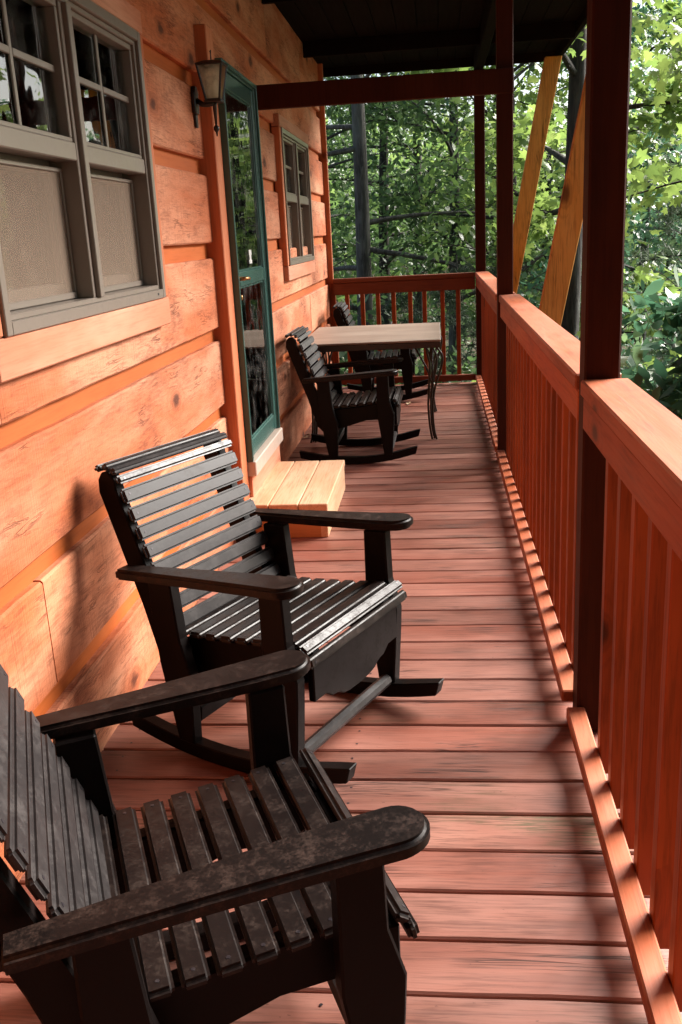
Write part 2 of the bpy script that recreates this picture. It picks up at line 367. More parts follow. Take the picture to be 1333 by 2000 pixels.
# ================================================================== CABIN
cabin = empty('cabin', (0, 0, 0), label='log cabin wall of rough orange-stained squared logs along the porch', cat='cabin')
rows = [(-.06, .255), (.315, .597), (.655, .945), (1.003, 1.305), (1.372, 1.652), (1.717, 1.995), (2.060, 2.352), (2.412, 2.80)]
WIN = [(2.02, 3.30), (6.27, 7.55)]; WZ = (1.20, 2.04)
DOOR = (4.385, 5.215); DZ = (.335, 2.115)
YEND = 8.80; YBEG = -5.0
joints = {0: [(.35), 3.1, 6.7], 1: [2.10, 6.21, 7.45], 2: [.9, 7.44], 3: [7.0], 4: [], 5: [], 6: [1.1], 7: [.6, 3.7, 6.10, 7.6]}
def seglist(z0, z1, js):
    holes = []
    for (a, b) in WIN:
        if z0 < WZ[1]-.03 and z1 > WZ[0]+.12: holes.append((a-.01, b+.01))
    if z0 < 2.0 and z1 > .02: holes.append((DOOR[0]-.02, DOOR[1]+.02))
    cuts = [YBEG]
    for a, b in sorted(holes): cuts += [a, b]
    cuts.append(YEND); segs = [(cuts[i], cuts[i+1]) for i in range(0, len(cuts), 2)]
    out = []
    for (a, b) in segs:
        p = a
        for j in sorted(js):
            if a+.2 < j < b-.2: out.append((p, j-.002)); p = j+.002
        out.append((p, b))
    return out
for i, (z0, z1) in enumerate(rows):
    for (a, b) in seglist(z0, z1, joints[i]):
        dx = random.uniform(-.004, .004)
        if i == 3:      # this course is notched under each window
            cuts = [a]; pcs = []
            for (wa, wb) in WIN:
                if a < wa and wb < b: pcs += [(cuts[-1], wa-.012, z1), (wa-.012+.001, wb+.012-.001, WZ[0]-.02)]; cuts.append(wb+.012)
            pcs.append((cuts[-1], b, z1))
            for (p, q, zt) in pcs: board_y('log', M['log'], cabin, XW-.14, XW+dx, p, q, z0, zt)
        else: board_y('log', M['log'], cabin, XW-.14, XW+dx, a, b, z0, z1)
for i in range(7):
    zz0, zz1 = rows[i][1]-.02, rows[i+1][0]+.02
    for (a, b) in seglist(zz0+.02, zz1-.02, []):
        MB().box(XW-.12, XW-.026, a+.02, b-.02, zz0, zz1, 0).build('gap_strip', M['strip'], cabin)
# wall core and dark rooms behind the openings
core = MB()
cutsy = [YBEG, WIN[0][0], WIN[0][1], DOOR[0], DOOR[1], WIN[1][0], WIN[1][1], YEND]
XB0, XB1 = XW-.22, XW-.141
for i in range(0, 8, 2): core.box(XB0, XB1, cutsy[i], cutsy[i+1], -.2, 2.8, 0)
for (a, b) in WIN: core.box(XB0, XB1, a, b, -.2, WZ[0], 0); core.box(XB0, XB1, a, b, WZ[1], 2.8, 0)
core.box(XB0, XB1, *DOOR, -.2, DZ[0]-.06, 0); core.box(XB0, XB1, *DOOR, DZ[1], 2.8, 0)
core.build('wall_core', M['room'], cabin)
room = MB()
for q in ((-3.9, -3.8, YBEG, YEND, -.2, 2.8), (-3.8, XB0, YBEG, YEND, -.3, -.2), (-3.8, XB0, YBEG, YEND, 2.8, 2.9), (-3.8, XB0, YBEG-.1, YBEG, -.2, 2.8), (-3.8, XB0, YEND, YEND+.1, -.2, 2.8), (-3.8, XB0, 4.0, 4.05, -.2, 2.8), (-3.8, XB0, 5.75, 5.8, -.2, 2.8)):
    room.box(*q, 0)
room.build('room_shell', M['room'], cabin)
# corner board
MB().box(XW-.03, XW+.045, 8.80, 8.845, -.05, 2.8, .004).build('corner_board', M['trimz'], cabin)
MB().box(XW-.25, XW-.03, 8.803, 8.838, -.05, 2.8, .004).build('corner_board', M['trimz'], cabin)

# ---- windows
def window(y0, y1, z0, z1, label):
    w = empty('window', (XW, y0, z0), parent=cabin); w['label'] = label
    W, H = y1-y0, z1-z0; XF = .041     # frame front relative to the logs
    T = .035
    # wooden surround
    tr = MB().box(-.02, T, -.055, W+.055, -.095, -.002, .004); tr.build('sill_board', M['trimy'], w)
    MB().box(-.02, T, -.055, W+.055, H+.002, H+.075, .004).build('head_board', M['trimy'], w)
    MB().box(-.02, T-.002, -.055, -.003, 0, H, .004).build('side_board', M['trimz'], w)
    MB().box(-.02, T-.002, W+.003, W+.055, 0, H, .004).build('side_board', M['trimz'], w)
    # outer vinyl frame: stepped profile
    fr = MB(); e = .030
    for (a, b, xx) in ((0, e, XF), (e, e+.014, XF-.012)):
        fr.box(-.13, xx, a, b, a, H-a, .002); fr.box(-.13, xx, W-b, W-a, a, H-a, .002)
        fr.box(-.13, xx, b, W-b, a, b, .002); fr.box(-.13, xx, b, W-b, H-b, H-a, .002)
    fr.build('frame', M['frame'], w)
    mid = W/2+.005
    mu = MB().box(-.13, XF-.002, mid-.016, mid+.016, .044, H-.044, .002)
    mu.box(-.13, XF-.016, mid-.036, mid-.0165, .044, H-.044, .002); mu.box(-.13, XF-.016, mid+.0165, mid+.040, .044, H-.044, .002)
    mu.build('mullion', M['frame'], w)
    zm0, zm1 = .405, .452
    for (a, b) in ((.044, mid-.036), (mid+.040, W-.044)):
        us = MB(); g = .016; xa, xb = -.035, XF-.022
        us.box(xa, xb+.006, a, b, zm0, zm1, .003); us.box(xa, xb, a, b, zm1, zm1+.012, .002)
        us.box(xa, xb, a, b, H-.044-g, H-.044, .002); us.box(xa, xb, a, a+g, zm1+.012, H-.044-g, .002); us.box(xa, xb, b-g, b, zm1+.012, H-.044-g, .002)
        s1 = us.build('upper_sash', M['frame'], w)
        ya, yb, za, zb = a+g, b-g, zm1+.012, H-.044-g
        MB().box(-.012, -.008, ya-.004, yb+.004, za-.004, zb+.004, 0).build('pane', M['glass'], s1)
        mz = (za+zb)/2+.01; my = (ya+yb)/2
        MB().box(-.0075, -.001, my-.009, my+.009, za, zb, .002).build('muntin', M['frame'], s1)
        MB().box(-.0075, .0, ya, my-.0092, mz-.009, mz+.009, .002).build('muntin', M['frame'], s1)
        MB().box(-.0075, .0, my+.0092, yb, mz-.009, mz+.009, .002).build('muntin', M['frame'], s1)
        ls = MB(); xa, xb = -.085, -.055; g = .022
        ls.box(xa, xb, a, b, .044, .044+.045, .003); ls.box(xa, xb, a, b, zm0-.03, zm0+.01, .002)
        ls.box(xa, xb, a, a+g, .089, zm0-.03, .002); ls.box(xa, xb, b-g, b, .089, zm0-.03, .002)
        s2 = ls.build('lower_sash', M['frame'], w)
        MB().box(-.072, -.068, a+g-.004, b-g+.004, .085, zm0-.026, 0).build('pane', M['glass'], s2)
        sf = MB(); xa, xb = -.035, -.022; g = .011
        sf.box(xa, xb, a, b, .046, .046+g+.006, .002); sf.box(xa, xb, a, b, zm0-.016-g, zm0-.016, .002)
        sf.box(xa, xb, a, a+g, .063, zm0-.016-g, .002); sf.box(xa, xb, b-g, b, .063, zm0-.016-g, .002)
        s3 = sf.build('screen_frame', M['frame'], w)
        MB().box(-.0285, -.0275, a+g-.002, b-g+.002, .060, zm0-.024, 0).build('insect_screen', M['screen'], s3)
        # curtain behind
        n = 60; v = []; f = []
        for i in range(n+1):
            y = a+.01+(b-a-.02)*i/n; xx = -.135+.022*math.sin(i*.8+a*9)+.010*math.sin(i*1.9+1)
            if i % 17 in (6, 7, 8): xx -= .02
            v += [(xx, y, .03), (xx+.003*math.sin(i), y, H-.03)]
        f = [(2*i, 2*i+2, 2*i+3, 2*i+1) for i in range(n)]
        cu = link('curtain', mesh('curtain', v, f, M['curtain'], True), M['curtain'], w)
    MB().box(XF-.001, XF+.0005, W-.10, W-.085, .012, .02, 0).build('weep_slot', M['rubber'], w)
    return w
window(*WIN[0], *WZ, 'large twin sash window with taupe frame nearest the viewer')
window(*WIN[1], *WZ, 'far twin sash window with taupe frame beyond the door')

# ---- storm door
XD = -.900
door = empty('storm_door', (0, 0, 0), parent=cabin); door['label'] = 'dark green glazed storm door with mid rail'
MB().box(XW-.05, -.930, 4.25, 4.378, .10, 2.245, .004).build('side_trim', M['trimz'], door)
MB().box(XW-.05, -.945, 5.222, 5.30, .16, DZ[1]+.028, .004).build('side_trim', M['trimz'], door)
d0, d1 = 4.382, 5.218; z0, z1 = .345, 2.135
fr = MB()
for (a, b, xx) in ((0, .018, XD), (.018, .028, XD-.012)):
    fr.box(XW-.06, xx, d0+a, d0+b, z0, z1-a, .002); fr.box(XW-.06, xx, d1-b, d1-a, z0, z1-a, .002); fr.box(XW-.06, xx, d0+b, d1-b, z1-b, z1-a, .002)
fr.build('jamb', M['green'], door)
lf = MB(); a0, a1 = d0+.030, d1-.030; g = .052; xa, xb = XD-.042, XD-.016; zt = z1-.031; zb_ = z0+.004
lf.box(xa, xb, a0, a0+g, zb_, zt, .004); lf.box(xa, xb, a1-g, a1, zb_, zt, .004)
lf.box(xa, xb-.001, a0+g, a1-g, zt-.075, zt, .004); lf.box(xa, xb-.001, a0+g, a1-g, zb_, zb_+.085, .004)
lf.box(xa, xb-.001, a0+g, a1-g, 1.165, 1.232, .004)
# inner glazing bead
for (za, zb) in ((zb_+.085, 1.165), (1.232, zt-.075)):
    lf.box(xa+.006, xb-.008, a0+g, a0+g+.010, za, zb, .002); lf.box(xa+.006, xb-.008, a1-g-.010, a1-g, za, zb, .002)
    lf.box(xa+.006, xb-.008, a0+g+.01, a1-g-.01, za, za+.010, .002); lf.box(xa+.006, xb-.008, a0+g+.01, a1-g-.01, zb-.010, zb, .002)
leaf = lf.build('door_leaf', M['green'], door)
for (za, zb) in ((zb_+.085, 1.165), (1.232, zt-.075)):
    MB().box(xa+.010, xa+.014, a0+g+.004, a1-g-.004, za+.004, zb-.004, 0).build('pane', M['dglass'], leaf)
st = MB(); sy, szz = 4.80, 1.262
st.prism([(0, 0), (.070, 0), (.070, .016), (.058, .018), (.058, .040), (.068, .042), (.066, .066), (.004, .066), (0, .044), (.012, .040), (.012, .018), (0, .016)], 0, 0, .0012, 0)
o = st.build('sticker', M['white'], leaf); o.location = (xa+.0155, sy, szz)
hd = MB().box(0, .004, -.012, .012, -.14, .10, .002); o = hd.build('handle_plate', M['sill'], leaf); o.location = (xb, a0+.024, 1.20)
hl = MB().tube([(0, 0, 0), (.028, 0, 0), (.036, .01, 0), (.037, .055, -.002), (.034, .085, -.006)], [.010, .009, .008, .008, .006], 8); o = hl.build('lever_handle', M['brass'], leaf, True); o.location = (xb+.004, a0+.024, 1.205)
hl = MB().tube([(0, 0, 0), (.010, 0, 0), (.012, 0, 0)], [.012, .012, .008], 10); o = hl.build('lock', M['brass'], leaf); o.location = (xb+.004, a0+.024, 1.12)
# sill, kick board, inner door standing behind
MB().box(XW-.06, XD+.012, d0+.0, d1+.0, .272, .3445, .004).build('sill', M['sill'], door)
MB().box(XW-.06, XD-.012, d0+.0, d1+.0, .10, .2715, .003).build('kick_board', M['trimy'], door)
MB().box(XW-.17, XW-.13, d0-.01, d0+.10, .28, 2.1, .004).box(XW-.17, XW-.13, d1-.26, d1+.01, .28, 2.1, .004).box(XW-.17, XW-.13, d0+.10, d1-.26, 1.9, 2.1, .004).box(XW-.17, XW-.13, d0+.10, d1-.26, .28, .75, .004).build('inner_door', M['trimz'], door)

# ================================================================== PORCH ROOF
roof = empty('porch_roof', (0, 0, 2.75), label='dark porch roof with unlit board ceiling and deep eave', cat='roof')
rr = roof
EAVE = 1.10
n = 14; wbd = (EAVE+1.0)/n
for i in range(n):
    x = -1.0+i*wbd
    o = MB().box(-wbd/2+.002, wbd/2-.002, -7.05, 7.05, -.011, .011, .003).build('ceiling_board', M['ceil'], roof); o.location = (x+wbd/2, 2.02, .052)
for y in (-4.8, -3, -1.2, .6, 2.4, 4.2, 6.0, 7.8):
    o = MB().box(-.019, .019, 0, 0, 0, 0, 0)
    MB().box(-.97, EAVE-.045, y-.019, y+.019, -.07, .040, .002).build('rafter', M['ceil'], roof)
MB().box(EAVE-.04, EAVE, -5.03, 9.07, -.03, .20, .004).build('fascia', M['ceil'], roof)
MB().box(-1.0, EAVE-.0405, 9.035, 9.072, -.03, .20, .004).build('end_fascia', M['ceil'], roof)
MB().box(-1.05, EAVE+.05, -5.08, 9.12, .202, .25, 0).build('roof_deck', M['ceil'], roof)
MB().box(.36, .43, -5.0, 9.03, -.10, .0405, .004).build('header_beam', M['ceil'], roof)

# posts
PX0, PX1 = .350, .439
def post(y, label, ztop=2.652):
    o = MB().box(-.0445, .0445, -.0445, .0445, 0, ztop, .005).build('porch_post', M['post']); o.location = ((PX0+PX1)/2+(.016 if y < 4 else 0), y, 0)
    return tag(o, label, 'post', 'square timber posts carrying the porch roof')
P3, P2, P1, P0 = 2.470, 5.690, 8.775, -.75
post(P3, 'nearest thick dark brown square post rising from the railing at right')
post(P2, 'middle brown square post where the cross beam meets the railing')
post(P1, 'farthest brown square post at the outer corner of the railing')
o = post(P0, 'brown square post behind the viewer beside the railing')
# cross beam
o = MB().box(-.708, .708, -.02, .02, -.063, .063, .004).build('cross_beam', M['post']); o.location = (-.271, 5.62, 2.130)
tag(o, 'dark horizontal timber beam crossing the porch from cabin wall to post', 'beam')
# braces of bare pine leaning out to the eave
def brace(y, label):
    zt, zb = 2.716, -.10
    def xr(z): return .56+.193*z
    poly = [(xr(zb)-.14, zb), (xr(zb), zb), (xr(zt), zt), (xr(zt)-.14, zt)]
    o = MB().prism([(p[0]-.5, p[1]) for p in poly], 1, -.035, .035, .004).build('roof_brace', M['pinez']); o.location = (.5, y, 0)
    return tag(o, label, 'brace', 'bare pine braces under the eave')
brace(5.70, 'nearer unpainted yellow pine brace slanting behind the thick post')
brace(8.80, 'farther unpainted yellow pine brace slanting up to the roof corner')

# ================================================================== RAILINGS
RZ = .998
bal_me = MB().box(-.019, .019, -.019, .019, 0, .9345, .003).me('baluster', M['railz'])
def rail_y(y0, y1, ys, label):
    r = empty('railing', (.39, (y0+y1)/2, 0), label=label, cat='railing', group='porch railing bays')
    h = (y1-y0)/2-.0015
    dx = .014 if y0 < 4 else 0.0
    MB().box(-.048+dx, .072+dx, -h, h, RZ-.042, RZ, .005).build('cap_rail', M['cap'], r)
    MB().box(-.040+dx, -.0035, -h, h, RZ-.128, RZ-.0445, .004).build('top_rail', M['raily'], r)
    MB().box(-.054, -.0035, -h, h, .043, .081, .004).build('bottom_rail', M['cap'], r)
    for y in ys: 
        o = inst('baluster', bal_me, r, (.0165, y-(y0+y1)/2, .020), (0, 0, random.choice((0, math.pi))))
    return r
def ysl(a, b, s=.1545, first=None):
    n = int((b-a-.06)/s); off = ((b-a)-(n-1)*s)/2 if first is None else first
    return [a+off+i*s for i in range(n)]
rail_y(P0+.046, P3-.046, ysl(P0+.046, P3-.046, .1545, .118), 'nearest red-brown railing bay in front of the thick post')
rail_y(P3+.046, P2-.046, ysl(P3+.046, P2-.046), 'middle red-brown railing bay between thick post and cross beam post')
rail_y(P2+.046, P1-.046, ysl(P2+.046, P1-.046), 'far right-hand railing bay between beam post and corner post')
# end railing
er = empty('railing', (-.295, 8.775, 0), label='end railing with thin balusters across the far end of porch', cat='railing', group='porch railing bays')
hx = .638
MB().box(-hx, hx, -.045, .045, RZ-.045, RZ-.005, .005).build('cap_rail', M['railx'], er)
MB().box(-hx, hx, -.032, .006, RZ-.150, RZ-.0465, .004).build('top_rail', M['railx'], er)
MB().box(-hx, hx, -.045, .0065, .03, .085, .004).build('bottom_rail', M['railx'], er)
for x in [-.955, -.833, -.692, -.55, -.408, -.256, -.127, .036, .176]:
    inst('baluster', bal_me, er, (x+.31, .0265, .017), (0, 0, random.choice((0, math.pi/2))))
# ================================================================== STEP
stp = empty('wooden_step', (-.745, 4.68, 0), label='low pale pine box step below the green door', cat='step')
for i in range(3):
    o = MB().box(-.069, .069, -.445, .445, -.036, 0, .004).build('tread_board', M['piney'], stp); o.location = (-.142+i*.1425, 0, .168)
o = MB().box(-.205, .185, -.019, .019, 0, .131, .003).build('end_board', M['pinex'], stp); o.location = (0, -.42, .0005)
o = MB().box(-.205, .185, -.019, .019, 0, .131, .003).build('end_board', M['pinex'], stp); o.location = (0, .42, .0005)
o = MB().box(-.018, .018, -.44, .44, 0, .131, .003).build('side_board', M['piney'], stp); o.location = (.1905, 0, .0005)

# ================================================================== WALL LANTERN
lan = empty('wall_lantern', (-.8925, 4.130, 1.930), label='black iron coach lantern with tapered glass sides left of the door', cat='lantern')
lan.scale = (.82, .82, .82)
bp = MB().prism([(-.030, -.055), (.030, -.055), (.038, -.02), (.038, .045), (.020, .075), (-.020, .075), (-.038, .045), (-.038, -.02)], 0, -.108, -.088, .004); bp.build('back_plate', M['iron'], lan)
MB().prism([(-.016, -.12), (.016, -.12), (.022, -.056), (-.022, -.056)], 0, -.107, -.094, .003).build('back_plate', M['iron'], lan)
MB().tube([(-.09, 0, .01), (-.06, 0, -.012), (-.03, 0, -.012), (0, 0, -.006)], [.013, .013, .014, .016], 10).build('arm', M['iron'], lan, True)
lf = MB(); B, Tp, Hh = .034, .062, .165
lf.box(-B-.008, B+.008, -B-.008, B+.008, -.008, .006, .003)
for sx in (-1, 1):
    for sy_ in (-1, 1):
        lf.tube([(sx*B, sy_*B, .004), (sx*Tp, sy_*Tp, Hh)], .0062, 6)
for (p, q) in (((-1, -1), (1, -1)), ((1, -1), (1, 1)), ((1, 1), (-1, 1)), ((-1, 1), (-1, -1))):
    lf.tube([(p[0]*Tp, p[1]*Tp, Hh), (q[0]*Tp, q[1]*Tp, Hh)], .0066, 6); lf.tube([(p[0]*B, p[1]*B, .006), (q[0]*B, q[1]*B, .006)], .0045, 6)
lf.build('cage', M['iron'], lan)
for k in range(4):
    a = k*math.pi/2; ca, sa_ = round(math.cos(a)), round(math.sin(a))
    def rot(x, y): return (x*ca-y*sa_, x*sa_+y*ca)
    v = [(*rot(-B, -B), .007), (*rot(B, -B), .007), (*rot(Tp, -Tp), Hh-.002), (*rot(-Tp, -Tp), Hh-.002)]
    link('pane', mesh('pane', v, [(0, 1, 2, 3)], M['lglass']), M['lglass'], lan)
cp = MB(); q = Tp+.010
cp.raw([(-q, -q, Hh+.003), (q, -q, Hh+.003), (q, q, Hh+.003), (-q, q, Hh+.003), (-.03, -.03, Hh+.020), (.03, -.03, Hh+.020), (.03, .03, Hh+.020), (-.03, .03, Hh+.020)],
       [(3, 2, 1, 0), (0, 1, 5, 4), (1, 2, 6, 5), (2, 3, 7, 6), (3, 0, 4, 7), (4, 5, 6, 7)])
cp.build('cap', M['iron'], lan)
MB().tube([(0, 0, Hh+.018), (0, 0, Hh+.055), (.004, -.01, Hh+.066), (0, -.016, Hh+.058)], [.004, .003, .0025, .002], 6).build('hook', M['iron'], lan)
MB().tube([(0, 0, .004), (0, 0, .07)], .014, 10).build('candle_sleeve', M['bulb'], lan)
MB().tube([(0, 0, .071), (0, 0, .085), (0, 0, .105), (0, 0, .122)], [.009, .014, .011, .002], 10).build('bulb', M['lglass'], lan, True)
MB().tube([(0, 0, -.008), (0, 0, -.02), (0, 0, -.11)], [.016, .011, .006], 8).tube([(0, 0, -.11), (0, 0, -.122), (0, 0, -.134), (0, 0, -.145), (0, 0, -.165)], [.005, .015, .015, .006, .003], 8).build('tail_finial', M['iron'], lan, True)

# ================================================================== ROCKING CHAIRS
def curve(ps, n):
    """smooth curve through points (Catmull-Rom)"""
    out = []; P = [Vector(p) for p in ps]; P = [2*P[0]-P[1]]+P+[2*P[-1]-P[-2]]
    for i in range(1, len(P)-2):
        for j in range(n):
            t = j/n; a, b, c_, d = P[i-1], P[i], P[i+1], P[i+2]
            out.append(.5*((2*b)+(c_-a)*t+(2*a-5*b+4*c_-d)*t*t+(3*b-3*c_+d-a)*t**3))
    out.append(P[-2]); return out
def armtop(s): return .548+(s+.66)/.56*.036
class Parts: pass
def rocker_me():
    top = []; bot = []
    for i in range(15):
        s = .005-.72*i/14
        zb = .058*((s+.38)/.38)**2 if s > -.38 else .048*((s+.38)/.34)**2
        bot.append((s, zb)); top.append((s+(.012 if i == 0 else -.0 if i < 14 else -.008), zb+.045))
    return MB().prism(bot+top[::-1], 1, -.020, .020, .003).me('rocker', M['chair'])
def front_leg_me():
    zt = armtop(-.18)-.0305
    return MB().prism([(-.188, .052), (-.138, .055), (-.124, .24), (-.120, .31), (-.130, .345), (-.146, .40), (-.150, zt), (-.222, zt-.003), (-.224, .30)], 1, -.019, .019, .004).me('front_leg', M['chair'])
def rear_leg_me():
    zt = armtop(-.55)-.0305
    return MB().prism([(-.535, .052), (-.480, .046), (-.470, .26), (-.496, .36), (-.510, zt), (-.586, zt-.003), (-.588, .40), (-.574, .27)], 1, -.019, .019, .004).me('rear_leg', M['chair'])
def back_post_me():
    return MB().prism([(-.565, .20), (-.53, .225), (-.515, .30), (-.566, .38), (-.700, .735), (-.708, .775), (-.727, .795), (-.752, .792), (-.767, .770), (-.769, .735), (-.655, .42), (-.602, .24)], 1, -.018, .018, .004).me('back_post', M['chair'])
def seat_rail_me():
    return MB().prism([(-.112, .345), (-.130, .378), (-.200, .374), (-.320, .352), (-.535, .332), (-.570, .30), (-.545, .205), (-.440, .222), (-.30, .262), (-.16, .265), (-.118, .29)], 1, -.018, .018, .004).me('seat_rail', M['chair'])
def arm_me(sd):
    pts = [(-.672, -.028), (-.55, -.034), (-.40, -.043), (-.28, -.049), (-.20, -.051)]+[(-.135+.050*math.sin(R(a)), -.050*math.cos(R(a))) for a in range(0, 181, 15)]+[(-.20, .046), (-.28, .042), (-.40, .036), (-.55, .031), (-.672, .028)]
    b = MB().prism([(p[0], p[1]*-sd) for p in pts], 2, -.030, 0, .008, 3)
    b.v = [(x, y, z+armtop(x)) for x, y, z in b.v]
    me = b.me('armrest', M['arm'], True); me.set_sharp_from_angle(angle=R(40)); return me
def apron_me():
    yv = []
    for (y, z) in ((.226, .235), (.17, .235), (.155, .225), (.14, .215), (.115, .212), (.10, .206), (.085, .196), (.05, .190), (0, .188)): yv.append((y, z))
    poly = [(y, z) for y, z in yv]+[(-y, z) for y, z in yv[::-1][1:]]+[(-.226, .352), (.226, .352)]
    return MB().prism(poly, 0, -.128, -.108, .003).me('apron', M['chair'])
def slat_me(name, half, w, mat, th=.019):
    return MB().box(-w/2, w/2, -half, half, 0, th, .0068, 3).me(name, mat)
CH = dict(rocker=rocker_me(), fl=front_leg_me(), rl=rear_leg_me(), bp=back_post_me(), sr=seat_rail_me(), al=arm_me(-1), ar=arm_me(1), ap=apron_me(),
          ss=slat_me('seat_slat', .243, .043, M['slat']), nose=slat_me('seat_slat', .262, .030, M['slat']), bs=slat_me('back_slat', .251, .042, M['slatb']), bss=slat_me('back_slat', .251, .024, M['slatb']),
          scr=MB().tube([(0, 0, 0), (0, 0, .0010)], .0036, 6).me('screw', M['steel']))
sb_ = MB().tube([(0, -.232, 0), (0, .232, 0)], .019, 8)
CH['st'] = sb_.me('stretcher', M['slatb'])
CH['st2'] = MB().box(-.016, .016, -.232, .232, -.024, .024, .004).me('stretcher', M['chair'])
OX = .36
seat_pts = []
for i in range(8):
    s = -.164-.0525*i; z = .3795-.0075*i+.0004*i*i; seat_pts.append((s, z))
def rocking_chair(x, y, ang, label):
    """x, y: floor point under the middle of the seat; faces local +X"""
    c, s = math.cos(R(ang)), math.sin(R(ang))
    ch = empty('rocking_chair', (x, y, 0), R(ang), label, 'rocking chair', 'dark slatted rocking chairs on the porch')
    def p(name, me, l=0, dx=0, z=0, rot=(0, 0, 0)): return inst(name, me, ch, (OX+dx, l, z), rot)
    for sd in (-1, 1):
        p('rocker', CH['rocker'], sd*.2585); p('front_leg', CH['fl'], sd*.2655); p('rear_leg', CH['rl'], sd*.2655)
        p('back_post', CH['bp'], sd*.2265); p('seat_rail', CH['sr'], sd*.1890)
        p('armrest', CH['al'] if sd > 0 else CH['ar'], sd*.292)
    p('apron', CH['ap'])
    p('stretcher', CH['st'], 0, -.155, .082); p('stretcher', CH['st2'], 0, -.507, .115, (0, R(8), 0))
    # seat slats: two on the rounded nose, seven flat
    def slat(me, sx, z, tilt, name, half):
        o = p(name, me, 0, sx, z, (0, tilt, 0))
        for sd in (-1, 1):
            q = bpy.data.objects.new('screw', CH['scr']); col.objects.link(q); q.parent = o; q.location = (random.uniform(-.004, .004), sd*(half-.022), .0186)
    slat(CH['nose'], -.1075, .357, R(78), 'seat_slat', .262)
    slat(CH['nose'], -.1200, .3815, R(34), 'seat_slat', .262)
    for i, (sx, z) in enumerate(seat_pts): slat(CH['ss'], sx, z, R(-7.5+i*.7), 'seat_slat', .243)
    # back slats on the leaning plane, then a scroll over the top
    A = Vector((-.548, .378)); Bv = Vector((-.690, .744)); d = (Bv-A); n8 = 8
    ang_b = math.atan2(d.y, -d.x)          # lean
    for i in range(n8):
        q = A+d*(i/(n8-1)*.955)
        slat(CH['bs'], q.x, q.y, ang_b, 'back_slat', .251)
    for (sx, z, t_) in ((-.696, .770, 56), (-.710, .790, 30), (-.7335, .7985, 4), (-.7575, .7930, -24)):
        slat(CH['bss'], sx, z, R(t_), 'back_slat', .251)
    return ch
def place(tipx, tipy, ang, label):
    c, s = math.cos(R(ang)), math.sin(R(ang))
    return rocking_chair(tipx-OX*c, tipy-OX*s, ang, label)
place(-.071, 1.469, 24.1, 'nearest dark rocking chair in the foreground, cut off by the left edge')
place(-.136, 2.311, -25.5, 'dark slatted rocking chair in the middle, turned towards the viewer')
place(-.149, 5.969, -1.0, 'dark rocking chair beside the near edge of the patio table')
place(-.093, 8.17, 1.0, 'dark rocking chair mostly hidden behind the patio table')

# ================================================================== PATIO TABLE
tb = empty('patio_table', (-.455, 6.88, 0), label='patio table with pale slab top and curved iron rod legs', cat='table')
TX, TY = .475, .60
MB().box(-TX, TX, -TY, TY, .672, .686, .004).build('table_top', M['tabletop'], tb)
MB().box(-TX+.002, TX-.002, -TY+.002, -TY+.030, .632, .6715, .003).box(-TX+.002, TX-.002, TY-.030, TY-.002, .632, .6715, .003).box(-TX+.002, -TX+.030, -TY+.0305, TY-.0305, .632, .6715, .003).box(TX-.030, TX-.002, -TY+.0305, TY-.0305, .632, .6715, .003).build('apron_frame', M['rod'], tb)
for sx in (-1, 1):
    for sy_ in (-1, 1):
        lg = empty('leg', (sx*(TX-.06), sy_*(TY-.09), 0), parent=tb)
        for (ox, oy) in ((-.030, 0), (.004, -.018), (.030, .012)):
            pts = [(sx*(ox-.010), sy_*oy, .640), (sx*(ox*1.6+.018), sy_*oy*1.5, .575), (sx*(ox*1.3+.022), sy_*oy*1.4, .50), (sx*(ox*.7-.005), sy_*oy, .36), (sx*(ox*.5-.018), sy_*oy*.8, .22), (sx*(ox*.45-.010), sy_*oy*.8, .08), (sx*(ox*.5+.004), sy_*oy*.8, .003)]
            MB().tube(curve(pts, 6), .0075, 7).build('rod', M['rod'], lg, True)
        pts = [(-sx*.115, 0, .632), (-sx*.075, 0, .56), (-sx*.035, 0, .48), (-sx*.012, 0, .40)]
        MB().tube(curve(pts, 6), .007, 7).build('strut', M['rod'], lg, True)
        pts = [(0, -sy_*.115, .632), (0, -sy_*.075, .56), (0, -sy_*.030, .48), (0, -sy_*.012, .40)]
        MB().tube(curve(pts, 6), .007, 7).build('strut', M['rod'], lg, True)

# dry leaves blown against the wall
dl = mesh('dry_leaf', [(-.03, 0, 0), (-.01, .018, .012), (.02, .014, .006), (.035, 0, .016), (.015, -.016, .004), (-.012, -.017, .014), (0, 0, .003)], [(0, 1, 6), (1, 2, 6), (2, 3, 6), (3, 4, 6), (4, 5, 6), (5, 0, 6)], M['dryleaf'])
for i, (x, y) in enumerate([(-.93, 6.60), (-.90, 6.68), (-.945, 6.52), (-.88, 6.58), (-.25, 7.75)]):
    o = bpy.data.objects.new('dry_leaf', dl); col.objects.link(o); o.location = (x, y, .004); o.rotation_euler = (0, 0, i*1.9); o.scale = (1.1, 1.1, 1.1)
    tag(o, ('dry leaf farther along the wall, second farthest of the little heap', 'farthest dry leaf of the little heap by the cabin wall', 'nearest dry leaf of the little heap touching the cabin wall', 'dry leaf of the wall heap lying nearest the rocker', 'lone small dry leaf on the deck under the patio table')[i], 'leaf', 'dry leaves blown onto the deck')

